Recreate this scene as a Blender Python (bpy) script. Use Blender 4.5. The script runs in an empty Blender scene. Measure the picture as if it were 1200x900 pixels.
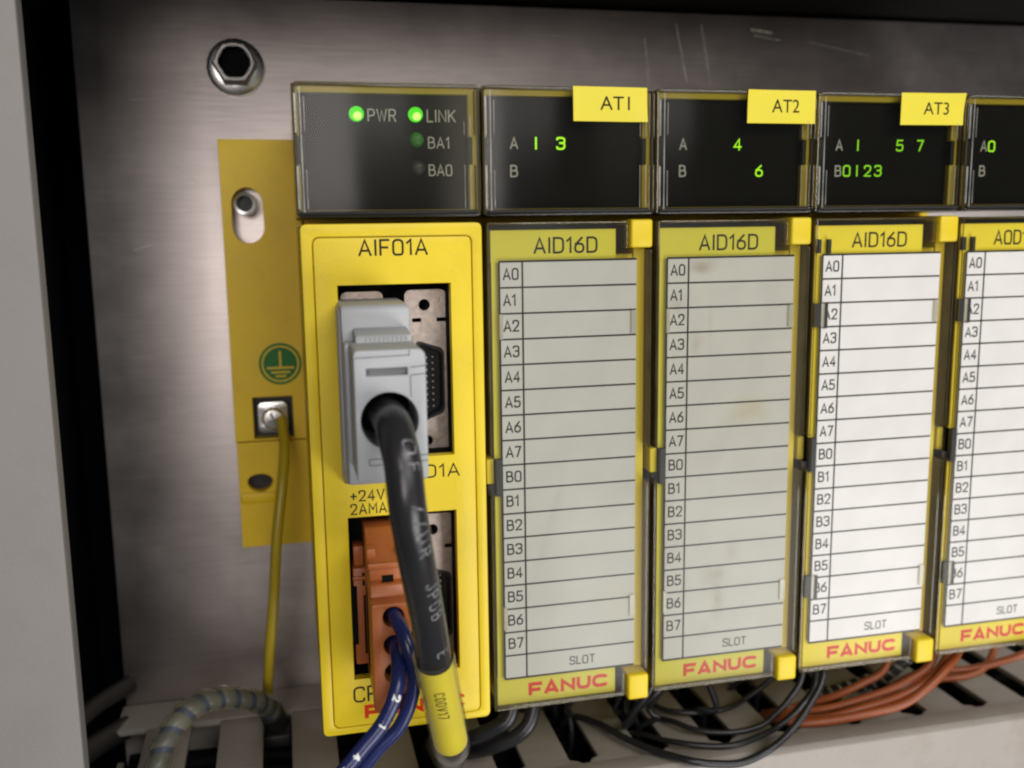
import bpy, bmesh, math, random
from mathutils import Vector, Matrix

random.seed(7)
S = 0.001                      # everything below is written in millimetres
SC = bpy.context.scene
COL = SC.collection

# ------------------------------------------------------------------ camera
cd = bpy.data.cameras.new('camera')
cam = bpy.data.objects.new('camera', cd)
COL.objects.link(cam)
cam.location = (-3.14*S, -184.618*S, 100.204*S)
cam.rotation_euler = (1.41105, 0.01330, -0.23080)
cd.sensor_width = 36.0
cd.lens = 34.1475
cd.clip_start = 0.005
cd.clip_end = 20
cd.dof.use_dof = True
cd.dof.focus_distance = 0.190
cd.dof.aperture_fstop = 14
SC.camera = cam
SC.cycles.filter_width = 2.2                         # a phone lens is a little soft

# ------------------------------------------------------------------ light
SC.view_settings.view_transform = 'Standard'
SC.view_settings.look = 'None'
SC.view_settings.exposure = 0.0
SC.view_settings.gamma = 1.0
W = bpy.data.worlds.new('World')
SC.world = W
W.use_nodes = True
W.node_tree.nodes['Background'].inputs[0].default_value = (0.95, 0.97, 1.0, 1)
W.node_tree.nodes['Background'].inputs[1].default_value = 0.075


def lamp(name, loc, target, sx, sy, power, color):
    d = bpy.data.lights.new(name, 'AREA')
    d.shape = 'RECTANGLE'
    d.size, d.size_y = sx, sy
    d.energy = power
    d.color = color
    o = bpy.data.objects.new(name, d)
    COL.objects.link(o)
    o.location = loc
    o.rotation_euler = (Vector(target) - Vector(loc)).to_track_quat('-Z', 'Y').to_euler()
    return o


lamp('ceiling_lamp', (0.45, -0.85, 0.62), (0.08, 0, 0.03), 0.9, 0.35, 6.9, (1.0, 0.98, 0.95))
lamp('side_lamp', (-0.24, -1.0, 0.23), (0.0, 0, 0.09), 0.34, 0.32, 2.6, (1.0, 0.92, 0.88))
lamp('low_lamp', (0.36, -0.50, -0.26), (0.13, 0, 0.0), 0.4, 0.3, 2.5, (1.0, 0.985, 0.985))

lamp('added_haze_lamp', (0.09, -1.0, 0.265), (0.02, 0, 0.115), 0.30, 0.12, 0.32, (1.0, 0.97, 0.92))  # added lamp that puts a grey haze on the smoked windows


# ------------------------------------------------------------------ materials
def new_mat(name):
    m = bpy.data.materials.new(name)
    m.use_nodes = True
    nt = m.node_tree
    for n in list(nt.nodes):
        nt.nodes.remove(n)
    out = nt.nodes.new('ShaderNodeOutputMaterial')
    return m, nt, out


def plastic(name, col, rough=0.45, var=0.06, bump=0.08, scale=900, metal=0.0, spec=0.5, big=60, dirt=0.0, dirtcol=(.16, .11, .05)):
    m, nt, out = new_mat(name)
    N, K = nt.nodes, nt.links
    b = N.new('ShaderNodeBsdfPrincipled')
    tc = N.new('ShaderNodeTexCoord')
    n1 = N.new('ShaderNodeTexNoise')
    n1.inputs['Scale'].default_value = big
    n1.inputs['Detail'].default_value = 5
    K.new(tc.outputs['Object'], n1.inputs['Vector'])
    mr = N.new('ShaderNodeMapRange')
    mr.inputs['From Min'].default_value = .3
    mr.inputs['From Max'].default_value = .7
    mr.inputs['To Min'].default_value = 1 - var
    mr.inputs['To Max'].default_value = 1 + var
    K.new(n1.outputs['Fac'], mr.inputs['Value'])
    mx = N.new('ShaderNodeVectorMath')
    mx.operation = 'SCALE'
    mx.inputs[0].default_value = col
    K.new(mr.outputs[0], mx.inputs['Scale'])
    last = mx.outputs[0]
    if dirt > 0:                                     # handling grime: blotches broken up by fine scratches
        nd = N.new('ShaderNodeTexNoise')
        nd.inputs['Scale'].default_value = 70
        nd.inputs['Detail'].default_value = 9
        nd.inputs['Roughness'].default_value = .72
        K.new(tc.outputs['Object'], nd.inputs['Vector'])
        md = N.new('ShaderNodeMapRange')
        md.inputs['From Min'].default_value = .52
        md.inputs['From Max'].default_value = .80
        md.inputs['To Max'].default_value = dirt
        K.new(nd.outputs['Fac'], md.inputs['Value'])
        sp = N.new('ShaderNodeTexVoronoi')
        sp.inputs['Scale'].default_value = 420
        K.new(tc.outputs['Object'], sp.inputs['Vector'])
        ms = N.new('ShaderNodeMapRange')
        ms.inputs['From Min'].default_value = .05
        ms.inputs['From Max'].default_value = .11
        ms.inputs['To Min'].default_value = dirt * .9
        ms.inputs['To Max'].default_value = 0
        K.new(sp.outputs['Distance'], ms.inputs['Value'])
        ma = N.new('ShaderNodeMath')
        ma.operation = 'MAXIMUM'
        K.new(md.outputs[0], ma.inputs[0])
        K.new(ms.outputs[0], ma.inputs[1])
        mm = N.new('ShaderNodeMix')
        mm.data_type = 'RGBA'
        K.new(ma.outputs[0], mm.inputs['Factor'])
        K.new(last, mm.inputs['A'])
        mm.inputs['B'].default_value = (*dirtcol, 1)
        last = mm.outputs['Result']
    K.new(last, b.inputs['Base Color'])
    n2 = N.new('ShaderNodeTexNoise')
    n2.inputs['Scale'].default_value = scale
    n2.inputs['Detail'].default_value = 2
    K.new(tc.outputs['Object'], n2.inputs['Vector'])
    bp = N.new('ShaderNodeBump')
    bp.inputs['Strength'].default_value = bump
    bp.inputs['Distance'].default_value = 0.0004
    K.new(n2.outputs['Fac'], bp.inputs['Height'])
    K.new(bp.outputs[0], b.inputs['Normal'])
    rr = N.new('ShaderNodeMapRange')
    rr.inputs['To Min'].default_value = max(.02, rough - .1)
    rr.inputs['To Max'].default_value = min(1, rough + .1)
    K.new(n1.outputs['Fac'], rr.inputs['Value'])
    K.new(rr.outputs[0], b.inputs['Roughness'])
    b.inputs['Metallic'].default_value = metal
    b.inputs['Specular IOR Level'].default_value = spec
    K.new(b.outputs[0], out.inputs[0])
    return m


def clear(name, tint, rough=0.06, fres=1.45, haze=0.0, hazecol=(.5, .48, .42)):
    """thin see-through plastic: tinted transmission plus a fresnel gloss and a little grime"""
    m, nt, out = new_mat(name)
    N, K = nt.nodes, nt.links
    t = N.new('ShaderNodeBsdfTransparent')
    t.inputs[0].default_value = (*tint, 1)
    g = N.new('ShaderNodeBsdfGlossy')
    g.inputs['Roughness'].default_value = rough
    f = N.new('ShaderNodeFresnel')
    geo = N.new('ShaderNodeNewGeometry')
    ior = N.new('ShaderNodeMix')
    ior.inputs['A'].default_value = fres
    ior.inputs['B'].default_value = 1 / fres
    K.new(geo.outputs['Backfacing'], ior.inputs['Factor'])
    K.new(ior.outputs['Result'], f.inputs['IOR'])
    tc = N.new('ShaderNodeTexCoord')
    n = N.new('ShaderNodeTexNoise')
    n.inputs['Scale'].default_value = 120
    n.inputs['Detail'].default_value = 4
    K.new(tc.outputs['Object'], n.inputs['Vector'])
    bp = N.new('ShaderNodeBump')
    bp.inputs['Strength'].default_value = .05
    bp.inputs['Distance'].default_value = .0003
    K.new(n.outputs['Fac'], bp.inputs['Height'])
    K.new(bp.outputs[0], g.inputs['Normal'])
    last = t.outputs[0]
    if haze > 0:
        d = N.new('ShaderNodeBsdfDiffuse')
        d.inputs[0].default_value = (*hazecol, 1)
        hz = N.new('ShaderNodeMapRange')
        hz.inputs['From Min'].default_value = .35
        hz.inputs['From Max'].default_value = .75
        hz.inputs['To Min'].default_value = haze * .6
        hz.inputs['To Max'].default_value = haze * 1.5
        K.new(n.outputs['Fac'], hz.inputs['Value'])
        m0 = N.new('ShaderNodeMixShader')
        K.new(hz.outputs[0], m0.inputs[0])
        K.new(last, m0.inputs[1])
        K.new(d.outputs[0], m0.inputs[2])
        last = m0.outputs[0]
    mx = N.new('ShaderNodeMixShader')
    K.new(f.outputs[0], mx.inputs[0])
    K.new(last, mx.inputs[1])
    K.new(g.outputs[0], mx.inputs[2])
    K.new(mx.outputs[0], out.inputs[0])
    return m


def emit(name, col, strength):
    m, nt, out = new_mat(name)
    e = nt.nodes.new('ShaderNodeEmission')
    e.inputs[0].default_value = (*col, 1)
    e.inputs[1].default_value = strength
    nt.links.new(e.outputs[0], out.inputs[0])
    return m


def brushed(name, col, rough=.42):
    m, nt, out = new_mat(name)
    N, K = nt.nodes, nt.links
    b = N.new('ShaderNodeBsdfPrincipled')
    b.inputs['Metallic'].default_value = 1
    tc = N.new('ShaderNodeTexCoord')
    mp = N.new('ShaderNodeMapping')
    mp.inputs['Scale'].default_value = (60, 60, 900)
    K.new(tc.outputs['Object'], mp.inputs['Vector'])
    n = N.new('ShaderNodeTexNoise')
    n.inputs['Scale'].default_value = 1.6
    n.inputs['Detail'].default_value = 6
    K.new(mp.outputs[0], n.inputs['Vector'])
    n2 = N.new('ShaderNodeTexNoise')
    n2.inputs['Scale'].default_value = 45
    n2.inputs['Detail'].default_value = 6
    n2.inputs['Roughness'].default_value = .65
    K.new(tc.outputs['Object'], n2.inputs['Vector'])
    ad = N.new('ShaderNodeMath')
    ad.operation = 'ADD'
    K.new(n.outputs['Fac'], ad.inputs[0])
    K.new(n2.outputs['Fac'], ad.inputs[1])
    mr = N.new('ShaderNodeMapRange')
    mr.inputs['From Min'].default_value = .7
    mr.inputs['From Max'].default_value = 1.3
    mr.inputs['To Min'].default_value = .9
    mr.inputs['To Max'].default_value = 1.08
    K.new(ad.outputs[0], mr.inputs['Value'])
    mx = N.new('ShaderNodeVectorMath')
    mx.operation = 'SCALE'
    mx.inputs[0].default_value = col
    K.new(mr.outputs[0], mx.inputs['Scale'])
    K.new(mx.outputs[0], b.inputs['Base Color'])
    r2 = N.new('ShaderNodeMapRange')
    r2.inputs['To Min'].default_value = rough - .1
    r2.inputs['To Max'].default_value = rough + .1
    K.new(n2.outputs['Fac'], r2.inputs['Value'])
    K.new(r2.outputs[0], b.inputs['Roughness'])
    bp = N.new('ShaderNodeBump')
    bp.inputs['Strength'].default_value = .05
    bp.inputs['Distance'].default_value = .0003
    K.new(n.outputs['Fac'], bp.inputs['Height'])
    K.new(bp.outputs[0], b.inputs['Normal'])
    K.new(b.outputs[0], out.inputs[0])
    return m


def paper_mat(name, col, stains=()):
    """matt card; stains = (x, z, rx, rz, strength, colour) in mm on the card"""
    m, nt, out = new_mat(name)
    N, K = nt.nodes, nt.links
    b = N.new('ShaderNodeBsdfPrincipled')
    b.inputs['Roughness'].default_value = .75
    b.inputs['Specular IOR Level'].default_value = .25
    tc = N.new('ShaderNodeTexCoord')
    n = N.new('ShaderNodeTexNoise')
    n.inputs['Scale'].default_value = 140
    n.inputs['Detail'].default_value = 6
    K.new(tc.outputs['Object'], n.inputs['Vector'])
    mr = N.new('ShaderNodeMapRange')
    mr.inputs['From Min'].default_value = .3
    mr.inputs['From Max'].default_value = .7
    mr.inputs['To Min'].default_value = .955
    mr.inputs['To Max'].default_value = 1.03
    K.new(n.outputs['Fac'], mr.inputs['Value'])
    mx = N.new('ShaderNodeVectorMath')
    mx.operation = 'SCALE'
    mx.inputs[0].default_value = col
    K.new(mr.outputs[0], mx.inputs['Scale'])
    last = mx.outputs[0]
    for (x, z, rx, rz, st, sc) in stains:
        mp = N.new('ShaderNodeMapping')
        mp.vector_type = 'POINT'
        mp.inputs['Location'].default_value = (-x / rx, 0, -z / rz)
        mp.inputs['Scale'].default_value = (1 / (rx * S), 0, 1 / (rz * S))
        K.new(tc.outputs['Object'], mp.inputs['Vector'])
        nz = N.new('ShaderNodeTexNoise')
        nz.inputs['Scale'].default_value = 260
        nz.inputs['Detail'].default_value = 4
        K.new(tc.outputs['Object'], nz.inputs['Vector'])
        ln = N.new('ShaderNodeVectorMath')
        ln.operation = 'LENGTH'
        K.new(mp.outputs[0], ln.inputs[0])
        a = N.new('ShaderNodeMath')
        a.operation = 'ADD'
        K.new(ln.outputs['Value'], a.inputs[0])
        K.new(nz.outputs['Fac'], a.inputs[1])
        r = N.new('ShaderNodeMapRange')
        r.interpolation_type = 'SMOOTHSTEP'
        r.inputs['From Min'].default_value = .35
        r.inputs['From Max'].default_value = 1.5
        r.inputs['To Min'].default_value = st
        r.inputs['To Max'].default_value = 0
        K.new(a.outputs[0], r.inputs['Value'])
        mm = N.new('ShaderNodeMix')
        mm.data_type = 'RGBA'
        K.new(r.outputs[0], mm.inputs['Factor'])
        K.new(last, mm.inputs['A'])
        mm.inputs['B'].default_value = (*sc, 1)
        last = mm.outputs['Result']
    K.new(last, b.inputs['Base Color'])
    K.new(b.outputs[0], out.inputs[0])
    return m


M = dict(
    yellow=plastic('yellow_plastic', (.80, .60, .012), .45, .06, .10, scale=1500, big=45, dirt=.16),
    yellow_paint=plastic('yellow_paint', (.80, .55, .012), .5, .07, .08, dirt=.22),
    housing=plastic('housing_yellow', (.66, .52, .022), .5, .07, .05),
    rim_yellow=plastic('rim_yellow', (.66, .52, .03), .5, .07, .05),
    yellow_card=plastic('yellow_card', (.74, .61, .016), .6, .05, .02),
    old_card=plastic('faded_card', (.62, .56, .03), .6, .06, .02),
    sticker=plastic('sticker_yellow', (.80, .68, .035), .5, .03, .02),
    scratch=plastic('scratch', (.5, .48, .47), .5, .5, 0, big=700),
    black=plastic('black_plastic', (.012, .012, .012), .5, .1, .05),
    panel=plastic('indicator_black', (.006, .006, .0065), .6, .1, .03, spec=.12),
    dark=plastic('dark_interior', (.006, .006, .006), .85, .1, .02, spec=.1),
    ink=plastic('black_ink', (.014, .013, .012), .6, .05, 0, spec=.15),
    red=plastic('red_ink', (.62, .028, .004), .5, .05, 0, spec=.15),
    white=plastic('white_ink', (.75, .75, .75), .5, .05, 0),
    greyink=plastic('grey_ink', (.78, .78, .80), .5, .05, 0),
    cable_ink=plastic('cable_ink', (.22, .22, .225), .5, .85, 0, big=1400),
    green=plastic('green_ink', (.008, .17, .022), .6, .05, 0),
    hood=plastic('grey_plastic', (.44, .455, .47), .5, .05, .08, dirt=.15, dirtcol=(.2, .18, .15)),
    orange=plastic('orange_plastic', (.42, .12, .03), .42, .07, .08, dirt=.25, dirtcol=(.1, .04, .02)),
    cable=plastic('black_cable', (.021, .020, .022), .29, .15, .08, scale=500),
    black_wire=plastic('black_wire', (.014, .014, .016), .33, .1, .03),
    blue=plastic('blue_wire', (.011, .018, .095), .28, .1, .03),
    orange_wire=plastic('orange_wire', (.30, .075, .022), .4, .1, .03),
    ground=plastic('earth_wire', (.40, .30, .015), .35, .1, .03),
    bundle=plastic('wire_bundle', (.05, .06, .08), .4, .3, .05),
    duct=plastic('duct_grey', (.36, .325, .29), .5, .06, .08, dirt=.4),
    post=plastic('cabinet_grey', (.225, .213, .20), .55, .04, .12, scale=1600, dirt=.25),
    conduit=plastic('brown_conduit', (.026, .022, .018), .6, .1, .05),
    zinc=plastic('zinc_plate', (.52, .44, .385), .45, .16, .14, scale=2600, metal=1, big=900),
    steel=plastic('bright_steel', (.75, .74, .72), .28, .08, .1, metal=1),
    darksteel=plastic('dark_steel', (.26, .25, .24), .42, .1, .1, metal=1),
    plate=brushed('brushed_plate', (.57, .515, .495), .43),
    smoke=clear('smoked_cover', (.76, .755, .70), .17, 1.33, .001, (.35, .34, .33)),
    cover_old=clear('yellowed_cover', (.935, .935, .915), .2, 1.24, .010, (.46, .44, .38)),
    cover_new=clear('clear_cover', (.975, .97, .955), .2, 1.24, .003, (.6, .57, .5)),
    rim=clear('clear_rim', (.68, .62, .42), .05, 1.5, .10, (.50, .42, .22)),
    sleeve=clear('clear_sleeve', (.93, .92, .86), .07, 1.45, .04, (.55, .52, .45)),
    wrap=clear('spiral_wrap', (.82, .80, .68), .38, 1.4, .20, (.40, .38, .27)),
    glint=clear('rib_glint', (.9, .9, .86), .12, 1.6, .30, (.85, .84, .80)),  # whitish haze stands for highlights on the cover edges
    clip=clear('clear_clip', (.9, .9, .84), .15, 1.5, .45, (.75, .72, .62)),
    led=emit('green_led', (.10, .95, .02), 1.5),
    led_core=emit('green_led_core', (.62, 1.0, .22), 2.2),
    led_dim=plastic('led_dim', (.06, .34, .05), .3, .1, 0),
    led_off=plastic('led_off', (.075, .075, .08), .3, .1, 0),
    digit=emit('lit_digit', (.42, .98, .03), 1.8),
    digit_low=emit('lit_digit_low', (.34, .90, .03), 1.4),
)


# ------------------------------------------------------------------ mesh helpers
def round_path(pts, closed=False, n=5):
    """polyline with optional corner radius as third value"""
    out = []
    m = len(pts)
    for i, p in enumerate(pts):
        r = p[2] if len(p) > 2 else 0
        P = Vector((p[0], p[1]))
        if r <= 0 or (not closed and i in (0, m - 1)):
            out.append(P)
            continue
        A = Vector(pts[i - 1][:2])
        B = Vector(pts[(i + 1) % m][:2])
        ra = min(r, (A - P).length * .5)
        rb = min(r, (B - P).length * .5)
        a = P + (A - P).normalized() * ra
        b = P + (B - P).normalized() * rb
        for k in range(n + 1):
            t = k / n
            # blend of circle-like quadratic
            out.append(a * (1 - t) ** 2 + P * 2 * t * (1 - t) + b * t * t)
    res = [out[0]]
    for q in out[1:]:
        if (q - res[-1]).length > 1e-5:
            res.append(q)
    if closed and (res[0] - res[-1]).length < 1e-5:
        res.pop()
    return res


def smooth_path(ctrl, step=1.0):
    P = [Vector(c) for c in ctrl]
    P = [P[0] * 2 - P[1]] + P + [P[-1] * 2 - P[-2]]
    out = []
    for i in range(1, len(P) - 2):
        a, b, c, d = P[i - 1:i + 3]
        n = max(2, int((c - b).length / step))
        for k in range(n):
            t = k / n
            out.append(.5 * ((2 * b) + (c - a) * t + (2 * a - 5 * b + 4 * c - d) * t * t + (3 * b - a - 3 * c + d) * t ** 3))
    out.append(P[-2])
    return out


def frames(path, ref):
    """tangent, front (towards ref) and side at every point"""
    fr = []
    n = len(path)
    for i in range(n):
        t = (path[min(i + 1, n - 1)] - path[max(i - 1, 0)]).normalized()
        f = ref - t * ref.dot(t)
        if f.length < .15 and fr:
            f = fr[-1][1] - t * fr[-1][1].dot(t)
        f.normalize()
        s = t.cross(f).normalized()
        fr.append((t, f, s))
    return fr


# narrow engraved-style letters, unit height; (x, y[, corner radius])
O_ = ([(.3, 0), (0, 0, .3), (0, 1, .3), (.6, 1, .3), (.6, 0, .3)], True)
GL = {
    'A': (.66, [([(0, 0), (.33, 1), (.66, 0)], False), ([(.10, .30), (.56, .30)], False)]),
    'B': (.58, [([(0, 0), (0, 1), (.52, 1, .24), (.52, .53, .24), (.02, .53)], False), ([(.0, .0), (.58, 0, .26), (.58, .53, .26), (.3, .53)], False)]),
    'C': (.58, [([(.58, .80), (.58, 1, .28), (0, 1, .3), (0, 0, .3), (.58, 0, .28), (.58, .20)], False)]),
    'D': (.60, [([(0, 0), (0, 1), (.6, 1, .32), (.6, 0, .32)], True)]),
    'E': (.52, [([(.52, 1), (0, 1), (0, 0), (.52, 0)], False), ([(0, .52), (.42, .52)], False)]),
    'F': (.50, [([(.5, 1), (0, 1), (0, 0)], False), ([(0, .5), (.42, .5)], False)]),
    'I': (.06, [([(.03, 0), (.03, 1)], False)]),
    'J': (.42, [([(.42, 1), (.42, 0, .24), (0, 0, .24), (0, .22)], False)]),
    'K': (.58, [([(0, 0), (0, 1)], False), ([(.56, 1), (.0, .40)], False), ([(.18, .58), (.58, 0)], False)]),
    'L': (.46, [([(0, 1), (0, 0), (.46, 0)], False)]),
    'M': (.72, [([(0, 0), (0, 1), (.36, .35), (.72, 1), (.72, 0)], False)]),
    'N': (.60, [([(0, 0), (0, 1), (.6, 0), (.6, 1)], False)]),
    'O': (.60, [O_]),
    '0': (.56, [([(.28, 0), (0, 0, .28), (0, 1, .28), (.56, 1, .28), (.56, 0, .28)], True)]),
    'P': (.55, [([(0, 0), (0, 1), (.55, 1, .26), (.55, .46, .26), (0, .46)], False)]),
    'R': (.57, [([(0, 0), (0, 1), (.55, 1, .26), (.55, .48, .26), (0, .48)], False), ([(.3, .48), (.57, 0)], False)]),
    'S': (.56, [([(.56, .82), (.56, 1, .24), (0, 1, .26), (0, .54, .22), (.56, .5, .22), (.56, 0, .26), (0, 0, .24), (0, .18)], False)]),
    'T': (.56, [([(0, 1), (.56, 1)], False), ([(.28, 1), (.28, 0)], False)]),
    'U': (.58, [([(0, 1), (0, 0, .28), (.58, 0, .28), (.58, 1)], False)]),
    'V': (.62, [([(0, 1), (.31, 0), (.62, 1)], False)]),
    'W': (.84, [([(0, 1), (.21, 0), (.42, .9), (.63, 0), (.84, 1)], False)]),
    'X': (.60, [([(0, 1), (.6, 0)], False), ([(0, 0), (.6, 1)], False)]),
    '1': (.26, [([(0, .78), (.22, 1), (.22, 0)], False)]),
    'l': (.06, [([(.03, 0), (.03, 1)], False)]),
    '2': (.54, [([(0, .74), (0, 1, .27), (.54, 1, .27), (.54, .58, .2), (0, 0), (.54, 0)], False)]),
    '3': (.54, [([(0, .84), (0, 1, .22), (.54, 1, .24), (.54, .53, .22), (.2, .53)], False), ([(.22, .53), (.54, .53, .22), (.54, 0, .26), (0, 0, .24), (0, .18)], False)]),
    '4': (.58, [([(.42, 0), (.42, 1), (0, .28), (.58, .28)], False)]),
    '5': (.54, [([(.5, 1), (.06, 1), (.02, .54), (.54, .62, .26), (.54, 0, .27), (0, 0, .24), (0, .16)], False)]),
    '6': (.54, [([(.44, 1), (0, .5, .3), (0, 0, .27), (.54, 0, .27), (.54, .58, .27), (.02, .58, .2)], False)]),
    '7': (.52, [([(0, 1), (.52, 1), (.18, 0)], False)]),
    '8': (.54, [([(.27, .53), (0.03, .53, .2), (0.03, 1, .24), (.51, 1, .24), (.51, .53, .2)], True), ([(.27, .53), (0, .53, .24), (0, 0, .27), (.54, 0, .27), (.54, .53, .24)], True)]),
    '+': (.5, [([(0, .48), (.5, .48)], False), ([(.25, .2), (.25, .76)], False)]),
    '/': (.4, [([(0, 0), (.4, 1)], False)]),
    '.': (.06, [([(.0, .03), (.06, .03)], False)]),
}
# wide bold maker's mark
LOGO = {
    'F': (1.0, [([(1.0, .86), (.14, .86), (.14, 0)], False), ([(.14, .42), (.88, .42)], False)]),
    'A': (1.16, [([(.14, 0), (.58, .92), (1.02, 0)], False), ([(.34, .25), (.82, .25)], False)]),
    'N': (1.08, [([(.13, 0), (.13, .84), (.95, .16), (.95, 1)], False)]),
    'U': (1.06, [([(.13, 1), (.13, .13, .34), (.93, .13, .34), (.93, 1)], False)]),
    'C': (1.06, [([(1.02, .70), (.98, .87, .25), (.13, .87, .36), (.13, .13, .36), (.98, .13, .25), (1.02, .30)], False)]),
}


class G:
    """mesh under construction, in millimetres"""

    def __init__(self):
        self.bm = bmesh.new()

    def verts(self, pts):
        return [self.bm.verts.new(Vector(p) * S) for p in pts]

    def face(self, vs):
        try:
            return self.bm.faces.new(vs)
        except ValueError:
            return None

    def box(self, x0, x1, y0, y1, z0, z1, bev=0, seg=2):
        b = bmesh.new()
        bmesh.ops.create_cube(b, size=1)
        for v in b.verts:
            v.co = Vector((x0 + (v.co.x + .5) * (x1 - x0), y0 + (v.co.y + .5) * (y1 - y0), z0 + (v.co.z + .5) * (z1 - z0)))
        if bev:
            bmesh.ops.bevel(b, geom=list(b.edges), offset=bev, segments=seg, profile=.5, affect='EDGES')
        self.merge(b)
        return self

    def merge(self, b, scale=S):
        mp = {}
        for v in b.verts:
            mp[v] = self.bm.verts.new(v.co * scale)
        for f in b.faces:
            self.face([mp[v] for v in f.verts])
        b.free()

    def prism(self, poly, a0, a1, axis='X', bev=0):
        """poly = outline in the other two axes: X -> (y,z), Y -> (x,z), Z -> (x,y)"""
        b = bmesh.new()
        f = {'X': lambda p, a: (a, p[0], p[1]), 'Y': lambda p, a: (p[0], a, p[1]), 'Z': lambda p, a: (p[0], p[1], a)}[axis]
        lo = [b.verts.new(f(p, a0)) for p in poly]
        hi = [b.verts.new(f(p, a1)) for p in poly]
        n = len(poly)
        b.faces.new(lo)
        b.faces.new(hi[::-1])
        for i in range(n):
            j = (i + 1) % n
            b.faces.new([lo[j], lo[i], hi[i], hi[j]])
        bmesh.ops.recalc_face_normals(b, faces=b.faces)
        if bev:
            bmesh.ops.bevel(b, geom=list(b.edges), offset=bev, segments=2, profile=.5, affect='EDGES')
        self.merge(b)
        return self

    def cut(self, outline, holes, y0, y1, bev=0):
        """flat sheet in x,z with holes, front at y0, back at y1"""
        c = bpy.data.curves.new('tmp', 'CURVE')
        c.dimensions = '2D'
        c.fill_mode = 'BOTH'
        c.extrude = (y1 - y0) / 2 - bev
        c.bevel_depth = bev
        c.bevel_resolution = 1
        c.offset = -bev
        for loop in [outline] + list(holes):
            s = c.splines.new('POLY')
            s.points.add(len(loop) - 1)
            for p, q in zip(s.points, loop):
                p.co = (q[0], q[1], 0, 1)
            s.use_cyclic_u = True
        o = bpy.data.objects.new('tmp', c)
        me = bpy.data.meshes.new_from_object(o)
        b = bmesh.new()
        b.from_mesh(me)
        bmesh.ops.remove_doubles(b, verts=b.verts, dist=1e-4)
        ym = (y0 + y1) / 2
        for v in b.verts:
            v.co = Vector((v.co.x, ym - v.co.z, v.co.y))
        bmesh.ops.recalc_face_normals(b, faces=b.faces)
        self.merge(b)
        bpy.data.objects.remove(o)
        bpy.data.curves.remove(c)
        bpy.data.meshes.remove(me)
        return self

    def lathe(self, prof, cx, cz, n=28, axis='Y', hexn=None):
        """prof = (radius, y) pairs turned about the y axis through cx, cz"""
        rings = []
        for r, y in prof:
            ring = []
            for k in range(n):
                a = 2 * math.pi * k / n
                ring.append(self.bm.verts.new(Vector((cx + r * math.cos(a), y, cz + r * math.sin(a))) * S))
            rings.append(ring)
        for a, b in zip(rings, rings[1:]):
            for k in range(n):
                j = (k + 1) % n
                self.face([a[k], b[k], b[j], a[j]])
        return self

    def disc(self, cx, cz, r, y, n=28):
        vs = self.verts([(cx + r * math.cos(2 * math.pi * k / n), y, cz + r * math.sin(2 * math.pi * k / n)) for k in range(n)])
        self.face(vs)
        return self

    def dome(self, cx, cz, r, y, h, n=20):
        self.lathe([(r, y), (r * .97, y - h * .35), (r * .8, y - h * .7), (r * .45, y - h * .95), (.01, y - h)], cx, cz, n)
        return self

    def tube(self, path, r, n=14, cap=True, ref=Vector((0, -1, .2))):
        fr = frames(path, ref)
        rings = []
        rr = r if callable(r) else (lambda i: r)
        for i, (p, (t, f, s)) in enumerate(zip(path, fr)):
            rings.append(self.verts([p + (f * math.cos(2 * math.pi * k / n) + s * math.sin(2 * math.pi * k / n)) * rr(i) for k in range(n)]))
        for a, b in zip(rings, rings[1:]):
            for k in range(n):
                j = (k + 1) % n
                self.face([a[k], a[j], b[j], b[k]])
        if cap:
            self.face(rings[0][::-1])
            self.face(rings[-1])
        return self

    def helix(self, path, r, pitch, width, n=22):
        fr = frames(path, Vector((0, -1, .3)))
        L = [0]
        for a, b in zip(path, path[1:]):
            L.append(L[-1] + (b - a).length)

        def at(s):
            s = max(0, min(L[-1] - 1e-6, s))
            i = max(k for k in range(len(L) - 1) if L[k] <= s)
            t = (s - L[i]) / (L[i + 1] - L[i])
            f = fr[i][1].lerp(fr[i + 1][1], t).normalized()
            sd = fr[i][2].lerp(fr[i + 1][2], t).normalized()
            return path[i].lerp(path[i + 1], t), f, sd
        steps = int(L[-1] / pitch * n)
        prev = None
        for k in range(steps):
            s = k * pitch / n
            a = 2 * math.pi * k / n
            row = []
            for w, rad in ((-.5, r), (-.3, r + .25), (.3, r + .25), (.5, r)):
                p, f, sd = at(s + w * width)
                row.append(p + (f * math.cos(a) + sd * math.sin(a)) * rad)
            row = self.verts(row)
            if prev:
                for q in range(3):
                    self.face([prev[q], prev[q + 1], row[q + 1], row[q]])
            prev = row
        return self

    def ribbon(self, pts, t, fn, closed=False, ext=.35, rise=.03):
        n = len(pts)
        if n < 2:
            return
        pts = [p.copy() for p in pts]
        if not closed:
            pts[0] = pts[0] + (pts[0] - pts[1]).normalized() * t * ext
            pts[-1] = pts[-1] + (pts[-1] - pts[-2]).normalized() * t * ext
        rows = []
        for i in range(n):
            a = pts[i - 1] if (i > 0 or closed) else None
            b = pts[(i + 1) % n] if (i < n - 1 or closed) else None
            d1 = (pts[i] - a).normalized() if a is not None else None
            d2 = (b - pts[i]).normalized() if b is not None else None
            d1 = d1 or d2
            d2 = d2 or d1
            n1 = Vector((-d1.y, d1.x))
            n2 = Vector((-d2.y, d2.x))
            m = (n1 + n2)
            if m.length < .2:
                m = n1
            m.normalize()
            k = min(1.9, 1 / max(.3, m.dot(n1)))
            o = m * (t / 2 * k)
            rows.append(self.verts([fn(*(pts[i] - o), .008), fn(*pts[i], rise), fn(*(pts[i] + o), .008)]))
        rng = range(n if closed else n - 1)
        for i in rng:
            a, b = rows[i], rows[(i + 1) % n]
            self.face([a[0], b[0], b[1], a[1]])
            self.face([a[1], b[1], b[2], a[2]])

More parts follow.
